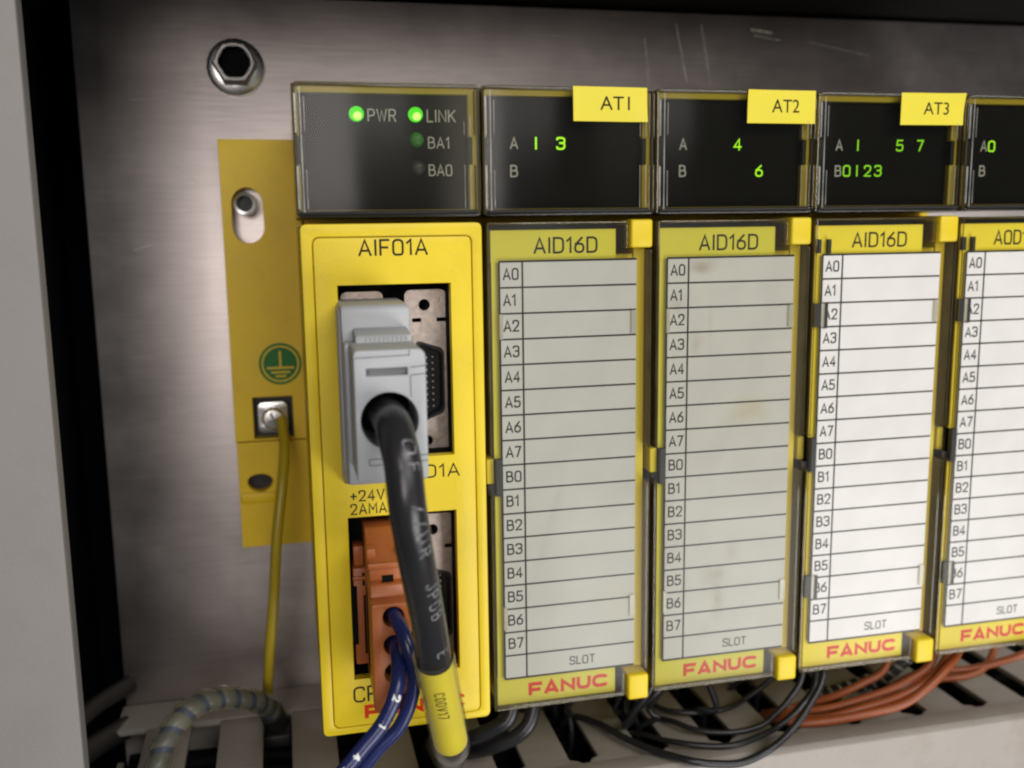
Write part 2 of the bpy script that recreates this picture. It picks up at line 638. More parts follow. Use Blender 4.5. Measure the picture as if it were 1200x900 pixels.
    def text(self, s, x, z, h, y=0, t=.14, sx=1.0, gap=.26, fn=None, font=GL, width=None, ext=.35, rise=.03):
        """stroke lettering, left baseline at x, z; letter height h, stroke t*h; width fits the whole word"""
        if width:
            tot = sum(font[c][0] if c != ' ' else .4 for c in s) + gap * (len(s) - 1)
            sx = width / (tot * h)
        curved = fn is not None
        fn = fn or (lambda u, v, r: (u, y - r, v))
        cx = x
        for c in s:
            if c == ' ':
                cx += (.4 + gap) * h * sx
                continue
            w, strokes = font[c]
            for pts, closed in strokes:
                q = round_path(pts, closed)
                q = [Vector((cx + p.x * h * sx, z + p.y * h)) for p in q]
                if curved:
                    q2 = []
                    for a, b in zip(q, q[1:] + (q[:1] if closed else [])):
                        n = max(1, int((b - a).length / .22))
                        q2 += [a.lerp(b, i / n) for i in range(n)]
                    q = q2 if closed else q2 + [q[-1]]
                self.ribbon(q, t * h, fn, closed, ext, rise)
            cx += (w + gap) * h * sx
        return cx

    def type(self, s, x, z, h, y, width=None):
        """plain sans lettering from the built-in face"""
        c = bpy.data.curves.new('tmp', 'FONT')
        c.body = s
        c.size = 1
        c.resolution_u = 4
        c.fill_mode = 'FRONT'
        o = bpy.data.objects.new('tmp', c)
        me = bpy.data.meshes.new_from_object(o)
        xs = [v.co.x for v in me.vertices]
        ys = [v.co.y for v in me.vertices]
        k = h / (max(ys) - min(ys))
        kx = width / (max(xs) - min(xs)) if width else k
        b = bmesh.new()
        b.from_mesh(me)
        x0, y0 = min(xs), min(ys)
        for v in b.verts:
            v.co = Vector((x + (v.co.x - x0) * kx, y, z + (v.co.y - y0) * k))
        self.merge(b)
        bpy.data.objects.remove(o)
        bpy.data.curves.remove(c)
        bpy.data.meshes.remove(me)
        return self

    def build(self, name, mat, parent=None, smooth=False, fixn=False):
        if fixn:
            bmesh.ops.recalc_face_normals(self.bm, faces=self.bm.faces)
        me = bpy.data.meshes.new(name)
        self.bm.to_mesh(me)
        self.bm.free()
        me.materials.append(M[mat])
        if smooth:
            for p in me.polygons:
                p.use_smooth = True
            me.set_sharp_from_angle(angle=math.radians(42))
        o = bpy.data.objects.new(name, me)
        COL.objects.link(o)
        if parent:
            o.parent = parent
        return o


def circle(cx, cz, r, n=28):
    return [(cx + r * math.cos(2 * math.pi * k / n), cz + r * math.sin(2 * math.pi * k / n)) for k in range(n)]


def rrect(x0, x1, z0, z1, r, n=4):
    return [(p.x, p.y) for p in round_path([(x0, z0, r * 1.4), (x1, z0, r * 1.4), (x1, z1, r * 1.4), (x0, z1, r * 1.4)], True, n)]


def rect(x0, x1, z0, z1):
    return [(x0, z0), (x1, z0), (x1, z1), (x0, z1)]


def tag(o, label=None, cat=None, group=None, kind=None):
    if label: o['label'] = label
    if cat: o['category'] = cat
    if group: o['group'] = group
    if kind: o['kind'] = kind
    return o


def thing(name, label, cat, loc=(0, 0, 0), group=None):
    o = bpy.data.objects.new(name, None)
    o.empty_display_size = .005
    COL.objects.link(o)
    o.location = Vector(loc) * S
    return tag(o, label, cat, group)


# ================================================================== the setting
PY = 66.0                                            # front of the metal mounting plate
g = G()
g.box(-48, 420, PY, PY + 2.5, -140, 155.5, .4)
plate = tag(g.build('mounting_plate', 'plate', smooth=True), kind='structure')
g = G()
for (x0, z0, x1, z1, w) in ((92.2, 148.6, 93.4, 138, .28), (101, 152.4, 104.2, 137.5, .34), (108, 152.6, 111, 137.6, .3), (122.5, 151.8, 128.5, 151.2, .7), (123.5, 150.4, 131, 149.3, .3), (60, 150, 74, 147.5, .12), (-30, 118, -22, 112, .12), (-38, 96, -27, 99, .1), (-33, 60, -24, 52, .1), (22, 146, 33, 141, .1), (140, 149, 158, 146, .14), (-36, 131, -20, 133, .1)):
    a, b = Vector((x0, z0)), Vector((x1, z1))
    pts = [a.lerp(b, k / 8) + Vector((random.uniform(-.12, .12), 0)) for k in range(9)]
    g.ribbon(pts, w, lambda u, v, r: (u, PY - r * .3, v))
sm = g.build('scratch', 'scratch', plate)
sm['kind'] = 'stuff'

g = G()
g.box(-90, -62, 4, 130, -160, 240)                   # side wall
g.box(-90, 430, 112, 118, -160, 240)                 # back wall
w = tag(g.build('cabinet_wall', 'dark'), kind='structure')  # shade on the grey side wall is put into this near-black colour
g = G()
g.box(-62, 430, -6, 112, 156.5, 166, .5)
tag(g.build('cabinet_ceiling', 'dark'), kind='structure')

post = thing('door_post', 'grey painted steel door post along the left edge of the cabinet', 'door post', (-44.5, 0, -60))
g = G()
g.prism([(-75, 0), (0, 0), (0, 1.6), (-1.6, 2.2), (-1.6, 12), (-2.8, 12), (-2.8, 2.2), (-75, 2.2)], -80, 260, 'Z', .35)
g.build('face', 'post', post, True)
g = G()
g.box(-16.6, -3.4, 2.4, 9, -80, 260, .8)
g.build('seal', 'dark', post, True)

# ================================================================== wiring duct
duct = thing('wiring_duct', 'grey slotted wiring duct with a closed lid under the modules', 'wiring duct', (0, PY, -20))
ZD = 0.0
D0, D1 = -48.5, 240


def dy(y): return y - PY


g = G()
g.box(D0, D1, dy(52.5), dy(65.7), -1.5, 0, .2)
g.box(D0, D1, dy(64.2), dy(65.7), -58.2, -1.5)
g.box(D0, D1, dy(3.8), dy(65.7), -60, -58.3)
g.box(D0 + .1, D0 + 1.5, dy(9.8), dy(52), -58.2, -8)
g.build('duct_base', 'duct', duct, True)
pitch = 17.2
fg = G()
stem, head = 10.4 / 2, 15.4 / 2
ya, yb = dy(9.2), dy(52.5)
poly = [(-stem, yb), (-stem, ya + 3.6), (-head + .8, ya + 2.8), (-head, ya + 1.8), (-head, ya), (head, ya), (head, ya + 1.8), (head - .8, ya + 2.8), (stem, ya + 3.6), (stem, yb)]
fg.prism(poly, -1.5, -.05, 'Z', .25)
f0 = fg.build('duct_finger', 'duct', duct, True)
first = -27.2 - pitch / 2
f0.location = (first * S, 0, 0)
for i in range(1, 16):
    f = f0.copy()
    COL.objects.link(f)
    f.location = ((first + pitch * i) * S, 0, random.uniform(-.25, .1) * S)
    f.rotation_euler = (random.uniform(-.004, .004), 0, random.uniform(-.006, .006))
g = G()
g.prism([(dy(9.0), .1), (dy(9.3), .9), (dy(3.6), 1.2), (dy(2.2), .2), (dy(2.2), -58), (dy(3.6), -58), (dy(3.6), -1.6), (dy(8.6), -1.6)], D0, D1, 'X', .25)
g.build('duct_lid', 'duct', duct, True)

dw = G()
for i in range(26):
    y, z = random.uniform(14, 58), random.uniform(-37, -25.5)
    dw.tube(smooth_path([(x, y + random.uniform(-2.5, 2.5), z + random.uniform(-1.5, 1.5)) for x in range(-46, 241, 26)], 9), random.uniform(.9, 1.6), 6)
dw.box(D0 + 2, D1, 10, 62, -45, -38)  # wires and slab are added to keep the duct slots black
tag(dw.build('duct_dark_fill', 'dark', smooth=True, fixn=True), 'dark wires and slab added inside the slotted duct to blacken its slots', 'wires', kind='stuff')

# conduits in the lower left corner
for pts, r, lab in (([(-62, 20, -15.5), (-54.9, 50, -13.9), (-46, 63, -12.8)], 2.2, 'upper of two dim brown conduits behind the door post at lower left'),
                    ([(-62, 20, -17.5), (-53.9, 45, -20.5), (-46, 62, -23)], 2.8, 'lower and thicker of two dim brown conduits behind the door post')):
    g = G()
    g.tube(smooth_path(pts, 2), r, 12)
    tag(g.build('conduit', 'conduit', smooth=True, fixn=True), lab, 'conduit', 'conduits in the cabinet corner')

# ================================================================== hex bolt on the plate
hb = thing('recessed_bolt', 'zinc bolt with a dark recessed centre and wide washer at the top left', 'bolt', (-11.8, PY, 138.9))
g = G()
g.lathe([(3.5, -1.5), (5.9, -1.5), (6.6, -1.0), (6.7, -.1)], 0, 0, 40)
g.build('washer', 'steel', hb, True, True)
g = G()
g.lathe([(4.0, -7.0), (4.7, -6.9), (5.15, -6.2), (5.2, -1.6)], 0, .25, 6)
g.lathe([(3.6, -5.0), (3.7, -7.05), (4.15, -7.05)], 0, .25, 36)
g.build('nut', 'darksteel', hb, False, True)
g = G()
g.lathe([(.01, -3.4), (3.55, -3.6), (3.75, -7.2), (3.85, -7.0), (3.85, -1.6)], 0, .25, 28)
g.build('recess', 'dark', hb, True, True)

# ================================================================== base unit (yellow backplane)
base = thing('base_unit', 'yellow painted base unit with earth mark and slotted mounting ear', 'base unit', (0, 61, 0))


def by(y): return y - 61


slot = [(-10.8 + 3.6 * math.cos(a), 106.6 + 3.9 * math.sin(a)) for a in [math.pi * k / 14 for k in range(15)]] + \
       [(-10.7 + 3.7 * math.cos(a), 101.2 + 3.9 * math.sin(a)) for a in [math.pi + math.pi * k / 14 for k in range(15)]]
hole2 = [(-11.3 + 3.1 * math.cos(a), 37.9 + (2.7 if math.sin(a) < 0 else 1.9) * math.sin(a)) for a in [2 * math.pi * k / 24 for k in range(24)]]
g = G()
g.cut(rect(-16.7, 2, 48.4, 121.8), [slot, rect(-12.1, -2.4, 48.9, 59.4)], 0, 3.2, .15)
g.cut(rect(-16.5, 2, 20.9, 48.0), [hole2], .6, 3.6, .15)
g.build('flange', 'yellow_paint', base)
g = G()
g.box(-16.2, -7.6, by(60.9), by(62.2), 32.4, 35.2, .5)
g.build('ledge', 'yellow_paint', base, True)
g = G()
g.box(-12.4, -2.2, by(64.4), by(64.9), 48.5, 59.6)
g.box(-15.2, -7.4, 4.4, 4.8, 34.6, 40.6)
g.build('recess', 'black', base)
g = G()
g.box(2.4, 176, by(61.2), by(64.5), 4, 121)
g.build('back_board', 'yellow_paint', base)
# earth mark
g = G()
g.lathe([(.01, -.12), (5.15, -.12), (5.2, 0)], -4.9, 67.6, 40)
es = g.build('earth_mark', 'green', base, False, True)
g = G()
g.ribbon([Vector((-4.9 + 4.35 * math.cos(2 * math.pi * k / 40), 67.6 + 4.35 * math.sin(2 * math.pi * k / 40))) for k in range(40)], .42, lambda u, v, r: (u, -.13 - r, v), True)
for a, b in (((-4.9, 70.6), (-4.9, 66.9)), ((-8.0, 66.6), (-1.8, 66.6)), ((-7.0, 65.5), (-2.8, 65.5)), ((-6.0, 64.5), (-3.8, 64.5))):
    g.ribbon([Vector(a), Vector(b)], .5, lambda u, v, r: (u, -.13 - r, v))
g.build('earth_symbol', 'yellow_paint', es)
# terminal screw with its square washer
g = G()
g.cut(rrect(-11.0, -3.7, 50.4, 58.1, 1.1), [circle(-7.3, 54.2, 1.4)], -.2, .9, .2)
wa = g.build('square_washer', 'steel', base, True)
g = G()
g.lathe([(2.75, -.3), (2.7, -1.3), (2.2, -1.9), (.01, -2.1)], -7.3, 54.1, 28)
sc = g.build('terminal_screw', 'steel', base, True, True)
g = G()
for a in (.35, .35 + math.pi / 2):
    d = Vector((math.cos(a), math.sin(a))) * 1.5
    c = Vector((-7.3, 54.1))
    g.ribbon([c - d, c + d], .65, lambda u, v, r: (u, -2.06 - r * 2, v))
g.build('cross_slot', 'darksteel', sc)

mb = thing('mounting_screw', 'small dark socket screw in the upper slot of the yellow ear', 'screw', (-11.3, 66, 106.7))
g = G()
g.lathe([(1.9, -5.4), (2.55, -5.6), (2.75, -5.1), (2.75, -.1)], 0, 0, 28)
g.build('screw_head', 'steel', mb, True, True)
g = G()
g.lathe([(.01, -3.2), (2.0, -3.2), (2.0, -5.45)], 0, 0, 24)
g.build('socket', 'black', mb, True, True)


# ================================================================== modules
def cover_shell(x0, x1, z0, z1, depth, notches=()):
    """clear moulded front with rounded shell edges"""
    g = G()
    g.cut(rrect(x0, x1, z0, z1, .9), [], 0, 1.0, .25)
    return g


def indicator_block(root, cover_mat='smoke'):
    """black indicator window with yellow rim behind a smoked cover"""
    g = G()
    g.box(.5, 34.0, 22, 60.9, 102.8, 126.0)
    g.cut(rrect(.45, 34.0, 103.0, 126.2, .6), [rect(.95, 32.3, 103.8, 125.0)], 1.7, 21.9, .2)
    g.build('indicator_rim', 'rim_yellow', root)
    g = G()
    g.box(1.0, 32.25, 2.9, 4.5, 103.85, 124.95)
    g.build('indicator_panel', 'panel', root)
    g = G()
    g.cut(rrect(-.1, 34.4, 102.4, 126.7, .8), [], -.2, 1.0, .3)
    cv = g.build('indicator_cover', cover_mat, root, True)
    g = G()                                          # moulded beads and side walls of the cover
    for x in (33.2, 34.1):
        for z0, z1 in ((103.4, 112.0), (117.4, 125.6)):
            g.tube([Vector((x, -.05, z0)), Vector((x, -.05, z1))], .17, 8)
    g.tube([Vector((.0, .1, 102.8)), Vector((.0, .1, 126.3))], .22, 8)
    g.box(.2, 34.1, 1.1, 18, 126.25, 126.65)
    g.box(-.1, .25, 1.1, 18, 102.8, 126.3)
    g.box(34.05, 34.4, 1.1, 18, 102.8, 126.3)
    g.build('cover_rim', 'rim', cv, False, True)
    g = G()
    g.tube([Vector((.8, -.15, 103.3)), Vector((33.6, -.15, 103.3))], .2, 8)
    g.box(.4, 33.9, 1.2, 6, 102.5, 103.7)
    g.build('lower_edge', 'black', cv, False, True)
    for x, w, spans in ((.35, .2, ((104.0, 111.8), (117.6, 124.6))), (1.25, .13, ((103.2, 125.8),)), (1.95, .09, ((104.0, 111.0), (117.8, 124.0))),
                        (31.2, .07, ((103.8, 112.0), (117.4, 120.0))), (32.4, .09, ((103.8, 112.0), (117.4, 121.0)))):
        for z0, z1 in spans:
            g = G()
            g.box(x - w, x + w, -.3, -.15, z0, z1, .05, 1)
            g.build('rib_glint', 'glint', cv)  # pale strip: highlight on the clear rib, put into its colour
    for x0, x1 in ((.35, 1.9), (32.1, 33.0)):
        g = G()
        g.box(x0, x1, 1.1, 2.7, 112.2, 117.2, .15)
        g.build('cover_clip', 'black', cv)
    return cv


def fanuc(root, x, z, w, y, parent_mat='red'):
    g = G()
    g.text('FANUC', x, z, 2.85, y, t=.29, gap=.09, font=LOGO, width=w, ext=0, rise=.02)
    return g.build('maker_lettering', parent_mat, root)


PITCH = 35.0
# ---------------------------------------------------------------- interface module
ai = thing('interface_module', 'yellow interface module with PWR and LINK lamps at the left of the row', 'module', (0, 0, 0))
UP = rect(6.6, 28.0, 56.2, 89.9)
LO = rect(6.75, 28.1, 11.5, 44.9)
g = G()
g.box(.6, 34.0, 30, 60.9, .4, 101)
g.cut(rect(.4, 34.1, .15, 101.1), [UP, LO], 1.0, 2.4, .2)
g.cut(rect(.6, 34.0, .3, 101), [rect(1.6, 33, 1.4, 100)], 2.4, 30)
g.build('housing', 'yellow', ai)
g = G()
g.cut(rrect(.2, 34.3, 0, 101.3, .9), [rrect(2.3, 32.3, 1.5, 98.9, 1.0)], 0, 1.0, .3)
g.cut(rrect(2.5, 32.1, 1.7, 98.7, .9), [UP, LO], .0, 1.0, .12)
g.build('front_panel', 'yellow', ai, True)
g = G()
g.box(1.7, 32.9, 14, 15, 1.5, 99.9)
for win in ((6.6, 28.0, 56.2, 89.9), (6.75, 28.1, 11.5, 44.9)):
    x0, x1, z0, z1 = win
    g.box(x0 - 1, x0, 2.5, 14, z0 - 1, z1 + 1)
    g.box(x1, x1 + 1, 2.5, 14, z0 - 1, z1 + 1)
    g.box(x0, x1, 2.5, 14, z1, z1 + 1)
    g.box(x0, x1, 2.5, 14, z0 - 1, z0)
g.build('socket_well', 'dark', ai)
for word, x, z, h, kw in (('AIF01A', 10.9, 95.45, 2.75, dict(t=.15, width=12.7)), ('JD1B', 6.7, 51.9, 2.5, dict(t=.14, sx=1.1)),
                          ('JD1A', 20.0, 51.95, 2.4, dict(t=.14, width=8.8)), ('+24V', 7.5, 48.2, 2.0, dict(t=.15, sx=1.02, gap=.3)),
                          ('2AMAX', 7.45, 45.6, 1.95, dict(t=.15, sx=1.0, gap=.3)), ('CP32', 6.6, 6.75, 3.0, dict(t=.14, sx=1.1))):
    g = G()
    g.text(word, x, z, h, 0, **kw)
    g.build('panel_lettering', 'ink', ai)
fanuc(ai, 8.4, 3.0, 20.3, 0)


def bracket(x0, x1, ztop, zbot, dz0, dz1, htop, hbot, parent):
    """zinc fixing bracket of a socket with two round holes and a slanted shell"""
    g = G()
    cx = (x0 + x1) / 2
    shell = [(p.x, p.y) for p in round_path([(x0 + 2.0, dz1, 1.2), (x1 - .6, dz1 - 1.8, 1.2), (x1 - .6, dz0 + 2.2, 1.2), (x0 + 2.0, dz0, 1.2)], True)]
    g.cut([(p.x, p.y) for p in round_path([(x0, zbot), (x1, zbot), (x1, dz1 + 3.6), (x1 - 1.9, dz1 + 3.6), (x1 - 1.9, dz1 + 4.4), (x1 + .1, dz1 + 4.4), (x1 + .1, ztop, 1.4), (x0, ztop, 1.4)], True)],
          [circle(cx - .2, htop, 1.15, 20), circle(cx - .2, hbot, 1.05, 20), shell,
           rect(x0 + 1.4, x0 + 3.2, dz1 + 3.6, dz1 + 4.4)], 7, 7.8)
    b = g.build('socket_bracket', 'zinc', parent)
    for cz in (htop, hbot):
        g = G()
        g.lathe([(1.15, 7.7), (1.05, 12)], cx - .2, cz, 20)
        g.build('threaded_hole', 'steel', b, True, True)
    g = G()
    sh = [(p.x, p.y) for p in round_path([(x0 + 2.05, dz1 - .05, 1.2), (x1 - .65, dz1 - 1.85, 1.2), (x1 - .65, dz0 + 2.25, 1.2), (x0 + 2.05, dz0 + .05, 1.2)], True)]
    inner = [(x + (-.4 if x > cx else .4), z + (-.5 if z > (dz0 + dz1) / 2 else .5)) for x, z in sh]
    g.cut(sh, [inner], 6.7, 11.9)
    g.cut(inner, [], 10.5, 12)
    sk = g.build('socket_body', 'black', b)
    g = G()
    n = int((dz1 - dz0 - 4.5) / 1.27)
    for c in (0, 1):
        for i in range(n):
            z = dz0 + 2.9 + i * 1.27 + c * .1
            x = cx + .35 + c * 1.25
            g.box(x - .13, x + .13, 9.9, 10.5, z - .13, z + .13)
    p = g.build('contact_pin', 'greyink', b)
    p['kind'] = 'stuff'


bracket(19.9, 28.1, 88.3, 54.6, 61.3, 78.3, 85.3, 57.8, ai)
bracket(7.4, 15.6, 88.2, 54.6, 61.3, 78.3, 85.6, 57.8, ai)
bracket(20.3, 28.55, 42.4, 8.8, 13.5, 31.3, 39.0, 11.0, ai)
cv = indicator_block(ai)
g = G()
g.text('PWR', 13.7, 120.15, 2.1, 2.85, t=.12, width=5.1)
g.text('LINK', 24.8, 120.15, 2.1, 2.85, t=.12, width=5.3)
g.text('BA1', 24.9, 115.3, 1.95, 2.85, t=.12, width=3.9)
g.text('BA0', 24.9, 110.2, 1.95, 2.85, t=.12, width=4.3)
g.build('indicator_lettering', 'greyink', ai)
for x, z, m, lab in ((11.55, 121.4, 'led', 'lit green lamp beside PWR'), (22.55, 121.4, 'led', 'lit green lamp beside LINK'),
                     (22.6, 116.8, 'led_dim', 'dim green lamp beside BA1'), (22.7, 111.6, 'led_off', 'unlit lamp beside BA0')):
    g = G()
    g.dome(x, z, 1.4, 2.9, 1.1)
    o = g.build('indicator_lamp', m, ai, True, True)
    o['label'] = lab
    if m == 'led':
        g = G()
        g.dome(x + .1, z - .35, .8, 2.05, .35)
        g.build('lamp_core', 'led_core', o, True, True)


# ---------------------------------------------------------------- input / output modules
def io_module(k, label, title, sticker, sx0, A, B, old, paper):
    r = thing('io_module', label, 'module', (PITCH * k, 0, 0), 'input and output modules in the row')
    cover = 'cover_old' if old else 'cover_new'
    g = G()
    g.box(.6, 34.2, 17, 60.9, .6, 101.2)
    g.box(31.3, 33.7, 3.4, 16.9, 5.6, 95.8, .2)
    g.box(26.5, 31.2, 3.8, 16.9, 5.8, 94.6)
    g.build('housing', 'housing', r)
    g = G()
    g.box(.9, 26.3, 6.5, 16.9, .9, 100.6)
    g.box(26.4, 33.8, 8, 16.9, 95.9, 100.6)
    g.box(26.4, 33.8, 8, 16.9, 1.0, 5.5)
    g.build('shaded_terminal_block', 'conduit', r)  # shade of the gaps is put into the block's dark brown
    # yellow card with the title and the maker's mark
    g = G()
    g.box(1.35, 27.1, 2.2, 2.9, 93.4, 99.7, .1)
    g.box(1.35, 27.3, 2.2, 2.9, .9, 7.3, .1)
    for z0, z1 in ((7.3, 46.4), (54.2, 93.4)):
        g.box(1.5, 2.9, 2.3, 2.9, z0, z1)
    card = g.build('name_card', 'old_card' if old else 'yellow_card', r)
    g = G()
    g.text(title, 10.25, 95.2, 2.85, 2.2, t=.155, width=12.8)
    g.build('title_lettering', 'ink', card)
    fanuc(card, 8.0, 2.4, 17.3, 2.2)
    # white label with its ruled rows
    px0, px1, zt, zb = 2.75, 31.3, 93.65, 7.0
    g = G()
    g.box(px0, px1, 1.5, 1.9, zb, zt)
    pl = g.build('row_label', paper, r)
    g = G()
    rows = 17
    h = (zt - zb) / rows
    yl = 1.5
    fn = lambda u, v, q: (u, yl - q * .6, v)
    for i in range(rows + 1):
        z = zt - h * i
        g.ribbon([Vector((px0 + .1, z)), Vector((px1 - .05, z))], .36 if 0 < i < rows else .42, fn, ext=0)
    fn2 = lambda u, v, q: (u, yl - q * .9, v)
    g.ribbon([Vector((7.55, zt)), Vector((7.55, zb))], .38, fn2, ext=0)
    g.ribbon([Vector((px0 + .13, zt)), Vector((px0 + .13, zb))], .4, fn2, ext=0)
    names = ['A%d' % i for i in range(8)] + ['B%d' % i for i in range(8)]
    for i, nme in enumerate(names):
        g.text(nme, 3.75 + .1 * (i > 3), zt - h * i - 3.45, 2.05, yl, t=.165, width=2.9 if nme[1] != '1' else 2.3)
    g.text('SLOT', 17.0, zb + 1.6, 1.7, yl, t=.15, width=5.4)
    g.build('row_print', 'ink', pl)
    # release tabs
    for z0, z1 in ((95.9, 101.5), (-.3, 5.3)):
        g = G()
        g.box(29.4, 34.0, -.4, 14, z0, z1, .55, 3)
        g.build('release_tab', 'yellow', r, True)
    # latch at the left edge
    g = G()
    g.box(1.55, 2.85, 1.0, 2.2, 46.6, 54.2, .1)
    g.box(.1, 2.6, 2.3, 6, 46.6, 48.8)
    g.build('latch', 'black', r)
    g = G()
    g.box(-.1, 1.45, 2.4 if old else 4.0, 9, 48.9, 54.1, .25)
    g.build('latch_tongue', 'housing' if old else 'rim_yellow', r, True)
    # clear front cover over the card
    out = [(.35, .7), (28.9, .7), (28.9, 5.6), (34.0, 5.6), (34.0, 95.6), (28.9, 95.6), (28.9, 101.2), (.35, 101.2)]
    g = G()
    g.cut(out, [], 0, .9, .2)
    cv = g.build('terminal_cover', cover, r, True)
    g = G()
    for z0, z1 in ((1, 47.5), (55.0, 100.9)):
        g.tube([Vector((.5, .05, z0)), Vector((.5, .05, z1))], .17, 8)
        g.tube([Vector((33.8, .05, max(z0, 6))), Vector((33.8, .05, min(z1, 95.4)))], .16, 8)
        g.box(.35, .75, 1.0, 14, z0, z1)
        g.box(33.6, 34.0, 1.0, 14, max(z0, 6), min(z1, 95.4))
    g.box(.8, 28.9, 1.0, 12, 100.8, 101.2)
    g.box(.8, 28.9, 1.0, 12, .7, 1.1)
    for z0, z1 in ((95.8, 100.4), (1.3, 5.4)):
        g.tube([Vector((28.7, .05, z0)), Vector((28.7, .05, z1))], .15, 8)
        g.box(28.5, 28.9, 1.0, 9, z0, z1)
    g.tube([Vector((.8, .05, 1.0)), Vector((28.6, .05, 1.0))], .16, 8)
    g.tube([Vector((.8, .05, 101.0)), Vector((28.6, .05, 101.0))], .16, 8)
    g.build('cover_rim', 'rim', cv, False, True)
    for z0 in (78.4, 17.9):
        g = G()
        g.box(2.7, 3.5, 1.0, 1.42, z0, z0 + 5, .08)
        if not old:
            g2 = G()
            g2.box(3.5, 4.3, 1.0, 1.42, z0 - .3, z0 + 5, .05)
            g2.build('clip_and_shade', 'black', cv)  # black strip is the clear clip's shadow, built as a dark box
            g2 = G()
            g2.box(1.3, 2.9, 1.2, 2.2, z0, z0 + 5, .05)
            g2.build('slot_shade', 'black', cv)  # black box for the shaded gap beside the clip
        g.build('clip_and_shade', 'clip', cv)
        g = G()
        g.box(30.1, 31.3, 1.0, 1.42, z0 + .3, z0 + 5, .08)
        g.build('clip_and_shade', 'clip', cv)
    if not old:
        g = G()
        g.box(1.5, 2.2, 1.0, 2.15, 94.0, 96.9)
        g.box(3.9, 4.5, 1.0, 2.15, 93.9, 96.9)
        g.build('card_stop', 'black', cv)
    # indicator window
    ic = indicator_block(r)
    g = G()
    g.text('A', 5.85, 115.3, 2.05, 2.85, t=.15, sx=1.0)
    g.text('B', 5.85, 110.0, 2.05, 2.85, t=.15, sx=1.05)
    g.build('indicator_lettering', 'greyink', r)
    for z, s in ((115.25, A), (110.0, B)):
        for ch in s:
            d = int(ch)
            x = 7.75 + 2.48 * d
            g = G()
            g.text('l' if ch == '1' else ch, x + (.6 if ch == '1' else 0), z, 2.1, 2.85, t=.19 if k == 1 else .15, sx=1.3 if k == 1 else 1.25)
            g.build('lit_digit', 'digit' if k in (1, 2, 4) else 'digit_low', r)
    if sticker:
        g = G()
        lift = {1: (1, 0, .5), 2: (0, 1, .35), 3: (1, 1, .6)}[k]
        nx, nz = 12, 6
        fr, bk = [], []
        for a in range(nx + 1):
            for b in range(nz + 1):
                u, v = a / nx, b / nz
                d = max(0, 1 - math.hypot((u - lift[0]) * 3.2, (v - lift[1]) * 1.5))
                yy = -.24 - lift[2] * d * d - .02 * math.sin(u * 9 + k) * math.sin(v * 5)
                p = (sx0 + 15.0 * u + .06 * (k - 2) * v, yy, 120.25 + 6.5 * v + .08 * (k - 2) * u)
                fr.append(p)
                bk.append((p[0], p[1] + .09, p[2]))
        vf, vb = g.verts(fr), g.verts(bk)
        ix = lambda a, b: a * (nz + 1) + b
        for a in range(nx):
            for b in range(nz):
                g.face([vf[ix(a, b)], vf[ix(a + 1, b)], vf[ix(a + 1, b + 1)], vf[ix(a, b + 1)]])
                g.face([vb[ix(a, b)], vb[ix(a, b + 1)], vb[ix(a + 1, b + 1)], vb[ix(a + 1, b)]])
        ring = [ix(a, 0) for a in range(nx + 1)] + [ix(nx, b) for b in range(1, nz + 1)] + [ix(a, nz) for a in range(nx - 1, -1, -1)] + [ix(0, b) for b in range(nz - 1, 0, -1)]
        for a, b in zip(ring, ring[1:] + ring[:1]):
            g.face([vf[a], vb[a], vb[b], vf[b]])
        st = g.build('name_sticker', 'sticker', r, True)
        g = G()
        g.type(sticker, sx0 + 5.4, 122.4, 2.55, -.285, width=6.0)
        g.build('sticker_lettering', 'ink', st)
    return r


M['paper1'] = paper_mat('label_paper_grey', (.57, .57, .54), ((20, 40, 14, 30, .22, (.52, .52, .44)), (12, 84, 9, 9, .14, (.50, .49, .42)), (27, 22, 5, 8, .3, (.55, .52, .38))))
BR = (.30, .20, .13)
M['paper2'] = paper_mat('label_paper_stained', (.575, .57, .535), (
    (10.8, 91.8, 4.2, 2.4, .55, BR), (5.0, 84, 2.5, 3, .26, BR), (9.3, 76, 2.2, 3.4, .28, BR), (12.5, 80, .9, 9, .14, BR),
    (22, 61, 7, 5, .5, (.50, .40, .22)), (15.5, 20, 2.4, 6.5, .5, BR), (14.5, 25.5, 5, 3.4, .27, BR), (12.5, 13, 3, 3, .14, BR), (18.5, 30, 2.2, 4.5, .24, BR)))
M['paper3'] = paper_mat('label_paper_white', (.80, .80, .815))

io_module(1, 'input module under the AT1 sticker with a plain grey row label', 'AID16D', 'AT1', 17.6, '13', '', True, 'paper1')
io_module(2, 'input module under the AT2 sticker with a brown stained row label', 'AID16D', 'AT2', 18.9, '4', '6', True, 'paper2')
io_module(3, 'input module under the AT3 sticker with a bright white row label', 'AID16D', 'AT3', 18.6, '157', '0123', False, 'paper3')
io_module(4, 'output module at the right end of the row without any visible sticker', 'AOD16D', None, 0, '0', '', False, 'paper3')

# ================================================================== grey plug and black cable
cb = thing('signal_cable', 'thick black cable with a grey plug and a yellow tag sleeve at its lower end', 'cable', (12.5, -30, 69.6))
off = Vector((-12.5, 30, -69.6))


def shift(o, d):
    o.data.transform(Matrix.Translation(Vector(d) * S))
    return o


